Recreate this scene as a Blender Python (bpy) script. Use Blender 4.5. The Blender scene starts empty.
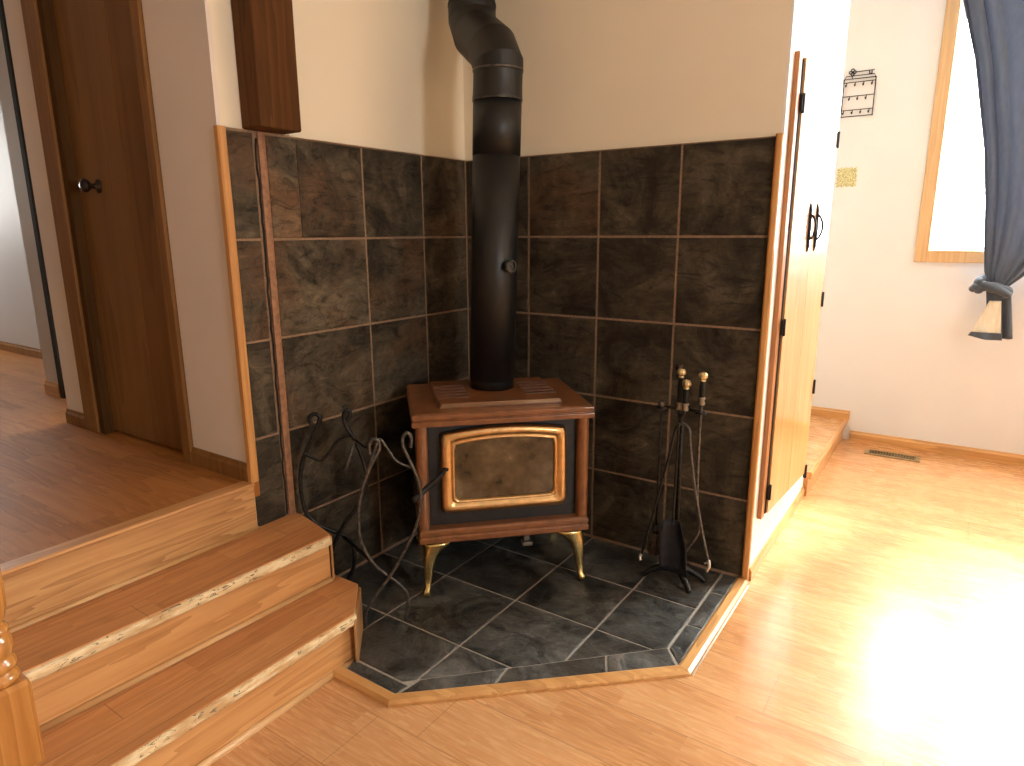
import bpy, math, random
from mathutils import Vector, Matrix, Euler
random.seed(7)
S = bpy.context.scene
COL = S.collection
R = math.radians

# ------------------------------------------------------------------ camera
cam_d = bpy.data.cameras.new('camera')
cam = bpy.data.objects.new('camera', cam_d)
COL.objects.link(cam)
cam_d.sensor_fit = 'HORIZONTAL'
cam_d.sensor_width = 36.0
cam_d.lens = 663.31 * 36.0 / 1024.0
cam_d.clip_start = 0.05
rot = Matrix.Rotation(R(34.103), 4, 'Z') @ Matrix.Rotation(R(77.205), 4, 'X') @ Matrix.Rotation(R(-0.3046), 4, 'Z')
cam.matrix_world = Matrix.Translation((1.8009, -2.3179, 1.2576)) @ rot
S.camera = cam

# ------------------------------------------------------------------ daylight
S.view_settings.view_transform = 'Standard'
S.view_settings.look = 'None'
S.view_settings.exposure = 0.28
S.view_settings.gamma = 1.0
S.view_settings.use_curve_mapping = False
world = bpy.data.worlds.new('overcast_sky')
S.world = world
world.use_nodes = True
wn = world.node_tree
bg = wn.nodes['Background']
bg.inputs['Color'].default_value = (1.0, .99, .97, 1)
bg.inputs['Strength'].default_value = 40.0
sun_d = bpy.data.lights.new('hazy_sun', 'SUN')
sun_d.energy = 11.0; sun_d.angle = R(11); sun_d.color = (1.0, .93, .80)
sun = bpy.data.objects.new('hazy_sun', sun_d); COL.objects.link(sun)
sun.rotation_euler = Vector((-.30, -1.0, -.93)).to_track_quat('-Z', 'Y').to_euler()

def portal(name, loc, rot, sx, sy):
    l = bpy.data.lights.new(name, 'AREA')
    l.shape = 'RECTANGLE'; l.size = sx; l.size_y = sy
    l.cycles.is_portal = True
    o = bpy.data.objects.new(name, l); COL.objects.link(o)
    o.location = loc; o.rotation_euler = rot
    return o
CEIL = 2.72
YB = 2.083                       # inner face of the window wall
WIN = (1.618, 3.35, 1.15, 2.50)  # glass opening of that window: x0, x1, z0, z1
PAT = (-2.3, -1.7, 1.0, 1.9)     # window in the wall to the right: y0, y1, z0, z1
HAL = (-1.25, -.80, 1.3, 2.2)     # window at the end of the landing: y0, y1, z0, z1
XR, YF, XH = 4.3, -4.6, -4.6
portal('window_daylight', ((WIN[0]+WIN[1])/2, YB+.12, (WIN[2]+WIN[3])/2), (R(-90), 0, 0), WIN[1]-WIN[0], WIN[3]-WIN[2])
portal('window_daylight', (XR+.05, (PAT[0]+PAT[1])/2, (PAT[2]+PAT[3])/2), (R(90), 0, R(90)), PAT[1]-PAT[0], PAT[3]-PAT[2])
portal('window_daylight', (XH-.05, (HAL[0]+HAL[1])/2, (HAL[2]+HAL[3])/2), (R(90), 0, R(-90)), HAL[1]-HAL[0], HAL[3]-HAL[2])

# ------------------------------------------------------------------ material helpers
class NT:
    def __init__(s, name):
        s.m = bpy.data.materials.new(name); s.m.use_nodes = True
        s.t = s.m.node_tree; s.n = s.t.nodes
        s.b = s.n['Principled BSDF']
    def add(s, typ, ins=None, **props):
        nd = s.n.new(typ)
        for k, v in props.items(): setattr(nd, k, v)
        for k, v in (ins or {}).items():
            sock = nd.inputs[k]
            if isinstance(v, bpy.types.NodeSocket): s.t.links.new(v, sock)
            else: sock.default_value = v
        return nd
    def set(s, **kw):
        for k, v in kw.items():
            sock = s.b.inputs[k.replace('_', ' ')]
            if isinstance(v, bpy.types.NodeSocket): s.t.links.new(v, sock)
            else: sock.default_value = v
        return s.m
    def math(s, op, a, b=0.0, c=0.0):
        nd = s.add('ShaderNodeMath', {0: a, 1: b, 2: c}, operation=op); return nd.outputs[0]
    def mix(s, f, a, b, blend='MIX'):
        nd = s.n.new('ShaderNodeMix'); nd.data_type = 'RGBA'; nd.blend_type = blend
        for i, v in ((0, f), (6, a), (7, b)):
            if isinstance(v, bpy.types.NodeSocket): s.t.links.new(v, nd.inputs[i])
            else: nd.inputs[i].default_value = v
        return nd.outputs[2]
    def ramp(s, f, stops, interp='LINEAR'):
        nd = s.add('ShaderNodeValToRGB', {0: f}); cr = nd.color_ramp; cr.interpolation = interp
        while len(cr.elements) < len(stops): cr.elements.new(0.5)
        for e, (p, c) in zip(cr.elements, stops):
            e.position = p; e.color = c if len(c) == 4 else (*c, 1)
        return nd.outputs[0]
    def coord(s, scale=(1, 1, 1), loc=(0, 0, 0), rot=(0, 0, 0), out='Object'):
        tc = s.add('ShaderNodeTexCoord')
        return s.add('ShaderNodeMapping', {'Vector': tc.outputs[out], 'Scale': scale, 'Location': loc, 'Rotation': rot}).outputs[0]
    def noise(s, vec, scale=5, detail=4, rough=.55, dist=0.0, out='Fac'):
        return s.add('ShaderNodeTexNoise', {'Vector': vec, 'Scale': scale, 'Detail': detail, 'Roughness': rough, 'Distortion': dist}).outputs[out]
    def bump(s, h, strength=.3, dist=.01):
        s.t.links.new(s.add('ShaderNodeBump', {'Height': h, 'Strength': strength, 'Distance': dist}).outputs[0], s.b.inputs['Normal'])

def c4(*c): return (*c, 1.0)

def plain(name, col, rough=.5, metal=0.0, var=.06, scale=30, bump=0.0, spec=.5, coat=0.0):
    m = NT(name)
    n = m.noise(m.coord(), scale, 4)
    lo = tuple(max(0, c*(1-var*2)) for c in col); hi = tuple(min(1, c*(1+var*2)) for c in col)
    m.set(Base_Color=m.ramp(n, [(.3, lo), (.7, hi)]), Roughness=rough, Metallic=metal, Specular_IOR_Level=spec, Coat_Weight=coat)
    if bump: m.bump(n, bump, .004)
    return m.m

def wood(name, dark, mid, light, axis='X', rough=.35, scale=1.0, coat=0.0, ring=1.0, bump=.05, crough=.08, spec=.5):
    """oak-like grain running along one axis of the object's own space"""
    m = NT(name)
    st = {'X': (.55, 9, 9), 'Y': (9, .55, 9), 'Z': (9, 9, .55)}[axis]
    st = tuple(v*scale for v in st)
    v = m.coord(st)
    warp = m.noise(v, 1.0, 3, .5)
    fine = m.noise(m.coord(tuple(a*6 for a in st)), 2.2, 5, .6)
    ringf = m.math('FRACT', m.math('MULTIPLY', warp, 9.0*ring))
    f = m.math('ADD', m.math('MULTIPLY', ringf, .45), m.math('MULTIPLY', fine, .55))
    col = m.ramp(f, [(.18, dark), (.45, mid), (.8, light)])
    broad = m.noise(m.coord((.7, .7, .7)), 3, 2)
    col = m.mix(.25, col, m.ramp(broad, [(.35, dark), (.65, light)]))
    m.set(Base_Color=col, Roughness=rough, Coat_Weight=coat, Coat_Roughness=crough, Specular_IOR_Level=spec)
    m.bump(f, bump, .002)
    return m.m

def laminate(name, axis, dark, mid, light, rough=.16, y0=0.0, w=.193, strips=3, length=1.2, coat=0.0, spec=.5):
    """printed laminate: planks with thin seams, each printed with narrow strips of oak"""
    m = NT(name)
    tc = m.add('ShaderNodeTexCoord')
    sep = m.add('ShaderNodeSeparateXYZ', {0: tc.outputs['Object']})
    a, b = (sep.outputs[0], sep.outputs[1]) if axis == 'X' else (sep.outputs[1], sep.outputs[0])
    b = m.math('SUBTRACT', b, y0)
    row = m.math('FLOOR', m.math('DIVIDE', b, w/strips))
    prow = m.math('FLOOR', m.math('DIVIDE', b, w))
    wr = m.add('ShaderNodeTexWhiteNoise', {'W': row}, noise_dimensions='1D').outputs[0]
    wp = m.add('ShaderNodeTexWhiteNoise', {'W': m.math('ADD', prow, 31.3)}, noise_dimensions='1D').outputs[0]
    cell = m.math('FLOOR', m.math('ADD', m.math('DIVIDE', a, .42), m.math('MULTIPLY', wr, 7.0)))
    cv = m.add('ShaderNodeCombineXYZ', {0: cell, 1: row, 2: 0.0}).outputs[0]
    rnd = m.add('ShaderNodeTexWhiteNoise', {'Vector': cv}, noise_dimensions='3D').outputs[0]
    gv = m.add('ShaderNodeCombineXYZ', {0: m.math('MULTIPLY', a, 1.3), 1: m.math('MULTIPLY', b, 14.0), 2: m.math('MULTIPLY', rnd, 40.0)}).outputs[0]
    warp = m.noise(gv, .9, 3, .5)
    fine = m.noise(m.add('ShaderNodeVectorMath', {0: gv, 1: (5, 5, 1)}, operation='MULTIPLY').outputs[0], 2.0, 5, .6)
    ringf = m.math('FRACT', m.math('MULTIPLY', warp, 8.0))
    f = m.math('ADD', m.math('ADD', m.math('MULTIPLY', ringf, .28), m.math('MULTIPLY', fine, .45)), m.math('MULTIPLY', rnd, .30))
    col = m.ramp(f, [(.2, dark), (.5, mid), (.85, light)])
    # seams between planks and at their ends
    fb = m.math('ABSOLUTE', m.math('SUBTRACT', m.math('FRACT', m.math('DIVIDE', b, w)), .5))
    fa = m.math('ABSOLUTE', m.math('SUBTRACT', m.math('FRACT', m.math('ADD', m.math('DIVIDE', a, length), wp)), .5))
    seam = m.math('MAXIMUM', m.math('GREATER_THAN', fb, .5-.0013/w), m.math('GREATER_THAN', fa, .5-.0013/length))
    col = m.mix(m.math('MULTIPLY', seam, .55), col, c4(.16, .07, .025))
    m.set(Base_Color=col, Roughness=m.math('ADD', m.math('MULTIPLY', fine, .10), rough-.05), Coat_Weight=coat, Specular_IOR_Level=spec)
    m.bump(m.math('SUBTRACT', m.math('MULTIPLY', f, .15), seam), .12, .002)
    return m.m

def slate(name, rough=.42, bump=.55, spec=.5, rust=(.10, .045, .02), tones=((.030, .026, .022), (.060, .052, .043), (.088, .076, .060), (.125, .105, .08))):
    m = NT(name)
    at = m.add('ShaderNodeAttribute', attribute_name='tile')
    seed = m.add('ShaderNodeVectorMath', {0: at.outputs['Color'], 1: (37, 53, 29)}, operation='MULTIPLY').outputs[0]
    tc = m.add('ShaderNodeTexCoord')
    v = m.add('ShaderNodeVectorMath', {0: tc.outputs['Object'], 1: seed}, operation='ADD').outputs[0]
    n1 = m.noise(v, 3.6, 9, .68, 1.2)
    n2 = m.noise(v, 15, 7, .68, 1.8)
    n3 = m.noise(v, 3.0, 3, .5, .3)
    st = m.add('ShaderNodeVectorMath', {0: v, 1: (2.2, 3.0, 7.5)}, operation='MULTIPLY').outputs[0]
    n4 = m.noise(st, 2.4, 7, .7, 2.4)
    base = m.ramp(n1, list(zip((.36, .46, .54, .64), tones)))
    base = m.mix(m.math('MULTIPLY', m.math('GREATER_THAN', at.outputs['Fac'], .5), m.ramp(n3, [(.48, (0, 0, 0)), (.62, (.55, .55, .55))])), base, c4(*rust))
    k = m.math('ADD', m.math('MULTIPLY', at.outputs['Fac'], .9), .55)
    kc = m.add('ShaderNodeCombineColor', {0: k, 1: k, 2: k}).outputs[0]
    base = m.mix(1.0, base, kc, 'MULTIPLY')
    base = m.mix(m.ramp(n4, [(.38, (.85, .85, .85)), (.47, (0, 0, 0))]), base, m.mix(1.0, base, c4(.38, .36, .34), 'MULTIPLY'))
    base = m.mix(m.ramp(n4, [(.53, (0, 0, 0)), (.63, (.6, .6, .6))]), base, m.mix(1.0, base, c4(1.7, 1.6, 1.45), 'MULTIPLY'))
    base = m.mix(m.ramp(n2, [(.40, (.45, .45, .45)), (.55, (0, 0, 0))]), base, m.mix(1.0, base, c4(.5, .48, .46), 'MULTIPLY'))
    # ledges where the stone split in layers
    led = m.ramp(n1, [(.30, (0, 0, 0)), (.34, (.3, .3, .3)), (.46, (.35, .35, .35)), (.48, (.6, .6, .6)), (.60, (.65, .65, .65)), (.63, (1, 1, 1))])
    h = m.math('ADD', m.math('ADD', m.math('MULTIPLY', led, .7), m.math('MULTIPLY', n2, .4)), m.math('MULTIPLY', n4, .6))
    m.set(Base_Color=base, Roughness=m.math('ADD', m.math('MULTIPLY', n2, .25), rough-.12), Specular_IOR_Level=spec)
    m.bump(h, bump, .010)
    return m.m

def torn(name):
    """raw tread edge: pale board with torn paper and glue flecks"""
    m = NT(name)
    v = m.coord((1, 1, 1))
    n = m.noise(m.coord((40, 9, 40)), 1.6, 6, .7, .6)
    f2 = m.noise(m.coord((60, 22, 60)), 1.3, 5, .7, 1.2)
    big = m.noise(m.coord((2, 2.6, 2)), 1.4, 2)
    col = m.ramp(n, [(.3, (.62, .42, .20)), (.5, (.82, .66, .40)), (.7, (.90, .78, .54))])
    worn = m.noise(m.coord((6, 7, 30)), 1.0, 4, .6)
    col = m.mix(m.ramp(worn, [(.42, (.85, .85, .85)), (.56, (.1, .1, .1))]), col, c4(.50, .29, .12))
    mask = m.math('MULTIPLY', m.math('LESS_THAN', f2, .405), m.math('GREATER_THAN', big, .42))
    col = m.mix(mask, col, c4(.20, .15, .09))
    m.set(Base_Color=col, Roughness=.7)
    m.bump(n, .4, .004)
    return m.m

def walls(name, col, rough=.6):
    m = NT(name)
    n = m.noise(m.coord(), 220, 3)
    b = m.noise(m.coord(), 2.0, 3)
    lo = tuple(c*.96 for c in col)
    m.set(Base_Color=m.ramp(b, [(.35, lo), (.65, col)]), Roughness=rough)
    m.bump(n, .08, .002)
    return m.m

M = {}
M['cream'] = walls('cream_wall_paint', (.88, .79, .63))
M['grey_wall'] = walls('greige_wall_paint', (.82, .73, .67))
M['white_wall'] = walls('offwhite_wall_paint', (.79, .80, .83))
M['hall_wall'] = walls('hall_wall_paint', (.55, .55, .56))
M['white_gloss'] = walls('white_end_wall_paint', (.88, .86, .82), .35)
M['unseen_wall'] = wood('unseen_wall_finish', (.42, .33, .23), (.53, .43, .31), (.62, .52, .39), 'Z', .5)  # invented finish for the unseen walls, its tone set for bounced light
M['ceiling'] = walls('ceiling_paint', (.74, .67, .57))
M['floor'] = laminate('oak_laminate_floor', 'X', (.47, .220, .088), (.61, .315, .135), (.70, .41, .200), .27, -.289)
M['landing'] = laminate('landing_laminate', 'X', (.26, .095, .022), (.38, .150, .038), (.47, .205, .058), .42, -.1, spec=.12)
M['tread'] = laminate('tread_laminate', 'Y', (.42, .175, .062), (.56, .255, .097), (.66, .335, .137), .36, .02, .09, 1, 1.6)
M['riser'] = wood('oak_riser', (.40, .175, .058), (.56, .275, .10), (.68, .37, .15), 'Y', .32)
M['riser_old'] = wood('oak_riser_strong_grain', (.29, .13, .046), (.53, .275, .11), (.69, .41, .18), 'Y', .35, ring=1.8)
M['torn'] = torn('torn_tread_edge')
M['oakX'] = wood('oak_trim_lengthwise', (.42, .20, .065), (.60, .31, .11), (.72, .42, .17), 'X', .3)
M['oakY'] = wood('oak_trim_sideways', (.42, .20, .065), (.60, .31, .11), (.72, .42, .17), 'Y', .3)
M['oakZ'] = wood('oak_trim_upright', (.40, .175, .05), (.58, .28, .09), (.70, .38, .14), 'Z', .3)
M['newel'] = wood('orange_oak_newel', (.34, .13, .026), (.47, .195, .045), (.57, .27, .075), 'Z', .22, coat=.5)
M['beam'] = wood('dark_stained_beam', (.055, .022, .006), (.095, .037, .010), (.135, .053, .015), 'Z', .65, spec=.15)
M['brown_door'] = wood('brown_veneer_door', (.14, .062, .017), (.19, .086, .025), (.23, .108, .033), 'Z', .45, .6, spec=.2)
M['brown_casing'] = wood('brown_door_casing', (.17, .075, .020), (.235, .108, .031), (.29, .138, .043), 'Z', .45, spec=.2)
M['cab_door'] = wood('varnished_oak_door', (.50, .24, .07), (.62, .32, .10), (.72, .41, .15), 'Z', .4, .6, 1.0, bump=.0, crough=.012)
M['cab_casing'] = wood('cabinet_casing_oak', (.26, .10, .03), (.38, .16, .05), (.48, .22, .08), 'Z', .3)
M['strip'] = plain('copper_brown_strip', (.30, .15, .08), .5, var=.15, scale=60)
M['grout'] = plain('tan_grout', (.27, .175, .11), .85, var=.12, scale=120, bump=.1)
M['grout_grey'] = plain('grey_grout', (.36, .33, .29), .85, var=.12, scale=120, bump=.1)
M['slate_wall'] = slate('slate_wall_tile', .5, .9, .3, (.11, .055, .026), ((.018, .0135, .009), (.046, .036, .0235), (.074, .059, .039), (.125, .10, .067)))
M['slate_floor'] = slate('slate_hearth_tile', .38, .8, .5, (.06, .05, .04), ((.014, .015, .015), (.038, .040, .039), (.068, .071, .069), (.12, .12, .115)))
M['black'] = plain('matt_black_steel', (.008, .008, .009), .5, var=.2, spec=.3)
M['pipe'] = plain('black_stove_pipe', (.004, .0048, .006), .45, .0, var=.25, scale=14)
M['pipe_edge'] = plain('rim_highlight_steel', (.10, .09, .08), .4, .7, var=.3, scale=50)  # paler than the pipe, the rim highlight is part of the colour
M['stove_black'] = plain('stove_body_black', (.013, .0145, .018), .5, .0, var=.2)
M['enamel'] = plain('brown_enamel', (.21, .080, .030), .3, var=.12, scale=25, coat=.3)
M['gold'] = plain('polished_gold_plate', (.66, .43, .20), .30, 1.0, var=.08, scale=40)
M['brass'] = plain('brass_leg', (.72, .55, .24), .25, 1.0, var=.1, scale=40)
M['brass_knob'] = plain('aged_brass_knob', (.70, .58, .34), .32, .9, var=.15, scale=120)
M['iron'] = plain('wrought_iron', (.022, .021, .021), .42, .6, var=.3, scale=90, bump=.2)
M['iron_lit'] = plain('lit_wrought_iron', (.10, .095, .09), .42, .7, var=.25, scale=90, bump=.2)  # lighter copy of the iron, light on the bars put into the colour
M['bristle'] = plain('dark_bristle', (.10, .068, .048), .8, var=.4, scale=200, bump=.5)
M['shovel'] = plain('blue_black_pan', (.020, .022, .032), .4, .5, var=.2)
M['steel'] = plain('bright_steel_tip', (.55, .53, .50), .35, .9, var=.15)
M['bronze'] = plain('bronze_knob', (.045, .028, .020), .35, .7, var=.2)
M['vent'] = plain('bronze_register', (.36, .25, .12), .4, .5, var=.2, scale=80)
M['dark'] = plain('dark_slot', (.012, .010, .008), .8, var=.2)
M['goldplate'] = plain('embossed_gold', (.72, .62, .36), .45, .3, var=.3, scale=160, bump=.3)
M['glass_sooty'] = None

def sooty():
    m = NT('sooty_stove_glass')
    v = m.coord((1, 1, 1))
    n = m.noise(v, 7, 5, .55, .3); n2 = m.noise(v, 22, 4, .55)
    f = m.math('ADD', m.math('MULTIPLY', n, .7), m.math('MULTIPLY', n2, .3))
    col = m.ramp(f, [(.38, (.030, .020, .011)), (.47, (.075, .051, .026)), (.56, (.13, .093, .05)), (.68, (.25, .19, .115))])
    m.set(Base_Color=col, Roughness=m.ramp(f, [(.4, (.12, .12, .12)), (.7, (.4, .4, .4))]), Coat_Weight=.6, Coat_Roughness=.06)
    return m.m
M['glass_sooty'] = sooty()

def glass():
    m = NT('window_pane_glass')
    tr = m.add('ShaderNodeBsdfTransparent', {'Color': (.97, .985, .98, 1)})
    gl = m.add('ShaderNodeBsdfGlossy', {'Color': (1, 1, 1, 1), 'Roughness': .02})
    mx = m.add('ShaderNodeMixShader', {0: .06, 1: tr.outputs[0], 2: gl.outputs[0]})
    m.t.links.new(mx.outputs[0], m.n['Material Output'].inputs['Surface'])
    return m.m
M['glass'] = glass()

def fabric(name, col, sheen=.3, transl=.0):
    m = NT(name)
    n = m.noise(m.coord((1, 1, .3)), 60, 4)
    lo = tuple(c*.8 for c in col)
    m.set(Base_Color=m.ramp(n, [(.3, lo), (.7, col)]), Roughness=.75, Sheen_Weight=sheen, Sheen_Roughness=.4)
    m.bump(m.noise(m.coord(), 600, 2), .1, .001)
    if transl:
        t = m.add('ShaderNodeBsdfTranslucent', {'Color': c4(*col)})
        mx = m.add('ShaderNodeMixShader', {0: transl, 1: m.b.outputs[0], 2: t.outputs[0]})
        m.t.links.new(mx.outputs[0], m.n['Material Output'].inputs['Surface'])
    return m.m
M['curtain'] = fabric('navy_curtain', (.105, .130, .178), .4, .30)
M['lining'] = fabric('cream_curtain_lining', (.82, .76, .64), .1)

# ------------------------------------------------------------------ mesh helpers
class MB:
    def __init__(s): s.v = []; s.f = []; s.c = []; s.smooth = []
    def _add(s, vs, fs, sm=False, col=None):
        o = len(s.v); s.v += [tuple(v) for v in vs]
        for f in fs:
            s.f.append(tuple(i+o for i in f)); s.smooth.append(sm); s.c.append(col)
        return s
    def box(s, x0, x1, y0, y1, z0, z1, col=None):
        vs = [(x, y, z) for z in (z0, z1) for y in (y0, y1) for x in (x0, x1)]
        return s._add(vs, [(0, 2, 3, 1), (4, 5, 7, 6), (0, 1, 5, 4), (2, 6, 7, 3), (0, 4, 6, 2), (1, 3, 7, 5)], False, col)
    def prism(s, poly, z0, z1, axis='Z', col=None, inset=0.0):
        """polygon extruded along an axis; inset narrows the far end"""
        n = len(poly)
        cx = sum(p[0] for p in poly)/n; cy = sum(p[1] for p in poly)/n
        def P(u, w, h): return {'Z': (u, w, h), 'Y': (u, h, w), 'X': (h, u, w)}[axis]
        top = poly
        if inset:
            top = inset_poly(poly, inset)
        vs = [P(u, w, z0) for u, w in poly]+[P(u, w, z1) for u, w in top]
        fs = [tuple(range(n))[::-1], tuple(range(n, 2*n))]+[(i, (i+1) % n, (i+1) % n+n, i+n) for i in range(n)]
        return s._add(vs, fs, False, col)
    def tube(s, pts, r, seg=10, smooth=True, cap=True, flat=1.0):
        pts = [Vector(p) for p in pts]; n = len(pts)
        rs = r if isinstance(r, (list, tuple)) else [r]*n
        tang = []
        for i in range(n):
            a = pts[max(i-1, 0)]; b = pts[min(i+1, n-1)]
            tang.append((b-a).normalized())
        up = Vector((0, 0, 1)) if abs(tang[0].z) < .9 else Vector((1, 0, 0))
        u = tang[0].cross(up).normalized()
        vs = []
        for i in range(n):
            u = (u-tang[i]*u.dot(tang[i])).normalized(); w = tang[i].cross(u)
            for k in range(seg):
                a = 2*math.pi*k/seg
                vs.append(pts[i]+u*math.cos(a)*rs[i]+w*math.sin(a)*rs[i]*flat)
        fs = [(i*seg+k, i*seg+(k+1) % seg, (i+1)*seg+(k+1) % seg, (i+1)*seg+k) for i in range(n-1) for k in range(seg)]
        s._add(vs, fs, smooth)
        if cap:
            o = len(s.v)-len(vs)
            s.f += [tuple(o+k for k in range(seg))[::-1], tuple(o+(n-1)*seg+k for k in range(seg))]
            s.smooth += [False, False]; s.c += [None, None]
        return s
    def lathe(s, prof, seg=24, c=(0, 0, 0), axis='Z', smooth=True):
        """profile of (radius, height) turned round an axis"""
        vs = []
        for r, h in prof:
            for k in range(seg):
                a = 2*math.pi*k/seg; x, y = r*math.cos(a), r*math.sin(a)
                p = {'Z': (x, y, h), 'Y': (x, h, y), 'X': (h, x, y)}[axis]
                vs.append((p[0]+c[0], p[1]+c[1], p[2]+c[2]))
        n = len(prof)
        fs = [(i*seg+k, i*seg+(k+1) % seg, (i+1)*seg+(k+1) % seg, (i+1)*seg+k) for i in range(n-1) for k in range(seg)]
        fs += [tuple(range(seg))[::-1], tuple((n-1)*seg+k for k in range(seg))]
        return s._add(vs, fs, smooth)
    def ball(s, c, r, seg=14, sq=1.0):
        n = 8
        return s.lathe([(max(r*math.sin(math.pi*i/n), 1e-4), -r*sq*math.cos(math.pi*i/n)) for i in range(n+1)], seg, c)
    def loft(s, rings, smooth=True, close=True):
        n = len(rings[0]); vs = [p for rg in rings for p in rg]
        fs = [(i*n+k, i*n+(k+1) % n, (i+1)*n+(k+1) % n, (i+1)*n+k) for i in range(len(rings)-1) for k in range(n)]
        if close: fs += [tuple(range(n))[::-1], tuple((len(rings)-1)*n+k for k in range(n))]
        return s._add(vs, fs, smooth)
    def grid(s, rows, smooth=True):
        n = len(rows[0]); vs = [p for rw in rows for p in rw]
        fs = [(i*n+k, i*n+k+1, (i+1)*n+k+1, (i+1)*n+k) for i in range(len(rows)-1) for k in range(n-1)]
        return s._add(vs, fs, smooth)
    def build(s, name, mat, parent=None, origin=None, bevel=0.0, solid=0.0, sub=0, loc=None):
        o = Vector(origin) if origin is not None else Vector((0, 0, 0))
        me = bpy.data.meshes.new(name)
        me.from_pydata([tuple(Vector(v)-o) for v in s.v], [], s.f)
        me.polygons.foreach_set('use_smooth', s.smooth)
        if any(c is not None for c in s.c):
            at = me.attributes.new('tile', 'FLOAT_COLOR', 'CORNER')
            for p, c in zip(me.polygons, s.c):
                c = c or (.5, .5, .5, 1)
                for li in p.loop_indices: at.data[li].color = c
        bmfix(me)
        if isinstance(mat, (list, tuple)):
            for mm in mat: me.materials.append(mm)
        else: me.materials.append(mat)
        ob = bpy.data.objects.new(name, me); COL.objects.link(ob)
        if loc is not None: ob.location = loc
        if parent: ob.parent = parent
        elif origin is not None and loc is None: ob.location = o
        if solid:
            md = ob.modifiers.new('thickness', 'SOLIDIFY'); md.thickness = solid; md.offset = 0
        if bevel:
            md = ob.modifiers.new('bevel', 'BEVEL'); md.width = bevel; md.segments = 2; md.limit_method = 'ANGLE'; md.angle_limit = R(40)
            md.harden_normals = False
        if sub:
            md = ob.modifiers.new('subd', 'SUBSURF'); md.levels = sub; md.render_levels = sub
        return ob

import bmesh
def bmfix(me):
    b = bmesh.new(); b.from_mesh(me)
    bmesh.ops.recalc_face_normals(b, faces=b.faces[:])
    b.to_mesh(me); b.free()

def inset_poly(poly, d):
    n = len(poly); area = sum(poly[i][0]*poly[(i+1) % n][1]-poly[(i+1) % n][0]*poly[i][1] for i in range(n))
    sg = 1 if area > 0 else -1
    out = []
    for i in range(n):
        p0, p1, p2 = Vector(poly[i-1]), Vector(poly[i]), Vector(poly[(i+1) % n])
        e1 = (p1-p0).normalized(); e2 = (p2-p1).normalized()
        n1 = Vector((-e1.y, e1.x))*sg; n2 = Vector((-e2.y, e2.x))*sg
        k = (n1+n2); k = k/max(.3, 1+n1.dot(n2))
        out.append(tuple(p1+k*d))
    return out

def spline(pts, n=8):
    """Catmull-Rom through the points"""
    P = [Vector(p) for p in pts]; P = [P[0]*2-P[1]]+P+[P[-1]*2-P[-2]]
    out = []
    for i in range(1, len(P)-2):
        for k in range(n):
            t = k/n; a, b, c, d = P[i-1], P[i], P[i+1], P[i+2]
            out.append(.5*((2*b)+(c-a)*t+(2*a-5*b+4*c-d)*t*t+(3*b-a-3*c+d)*t**3))
    out.append(P[-2]); return out

def tag(o, label, cat, group=None):
    o['label'] = label; o['category'] = cat
    if group: o['group'] = group
    return o
def thing(name, label, cat, loc=(0, 0, 0), rz=0.0, group=None):
    o = bpy.data.objects.new(name, None); COL.objects.link(o)
    o.empty_display_size = .05; o.location = loc; o.rotation_euler = (0, 0, rz)
    return tag(o, label, cat, group)
def struct(name, mb, mat, bevel=0.0):
    o = mb.build(name, mat, bevel=bevel); o['kind'] = 'structure'; return o

# ------------------------------------------------------------------ the room
LZ = .485          # height of the raised landing
YD = -1.131        # face of the wall with the brown door
struct('floor', MB().box(-.3, XR+.1, YF-.1, YB+.1, -.06, 0), M['floor'])
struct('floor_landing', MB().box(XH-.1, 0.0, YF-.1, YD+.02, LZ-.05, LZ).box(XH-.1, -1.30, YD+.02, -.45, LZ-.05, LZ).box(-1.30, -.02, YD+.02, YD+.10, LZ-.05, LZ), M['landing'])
struct('ceiling', MB().box(XH-.1, XR+.1, YF-.1, YB+.2, CEIL, CEIL+.08), M['ceiling'])

DX0, DX1 = -.945, -.365   # brown door leaf
DTOP = LZ+2.03
# block behind the left tiled wall, its end carries the door
w = MB()
w.box(-.15, -.01, -.9, .15, 0, CEIL)
w.box(-.15, -.01, YD+.012, -.9, 0, CEIL)
struct('wall_left', w, M['cream'])
w = MB()
w.box(-.325, -.0101, YD, YD+.10, 0, CEIL)
w.box(-1.26, -1.0, YD, YD+.10, 0, CEIL)
w.box(-1.0, -.325, YD+.0003, YD+.10, DTOP+.03, CEIL)
w.box(-1.0, -.325, YD+.09, YD+.11, LZ, DTOP+.03)
w.box(-1.26, -1.16, YD+.1, -.45, 0, CEIL)
struct('wall_door_side', w, M['grey_wall'])
struct('wall_right', MB().box(-.15, 1.271, .01, .975, 0, CEIL), M['cream'])
struct('wall_right_end', MB().box(1.262, 1.2715, .0095, .976, 0, CEIL), M['white_gloss'])
# window wall
x0, x1, z0, z1 = WIN
w = MB()
w.box(-.15, x0-.02, YB, YB+.12, 0, CEIL).box(x1+.02, XR+.1, YB, YB+.12, 0, CEIL)
w.box(x0-.02, x1+.02, YB, YB+.12, 0, z0-.02).box(x0-.02, x1+.02, YB, YB+.12, z1+.02, CEIL)
struct('wall_back', w, M['white_wall'])
struct('wall_passage_end', MB().box(-.15, .0, .975, YB, 0, CEIL), M['white_wall'])
y0, y1, z0, z1 = PAT
w = MB()
w.box(XR, XR+.1, YF, y0, 0, CEIL).box(XR, XR+.1, y1, YB, 0, CEIL).box(XR, XR+.1, y0, y1, 0, z0).box(XR, XR+.1, y0, y1, z1, CEIL)
struct('wall_far_right', w, M['unseen_wall'])
w = MB().box(XH, XR, YF-.1, YF, 0, CEIL)
struct('wall_front', w, M['unseen_wall'])
y0, y1, z0, z1 = HAL
w = MB()
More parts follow.
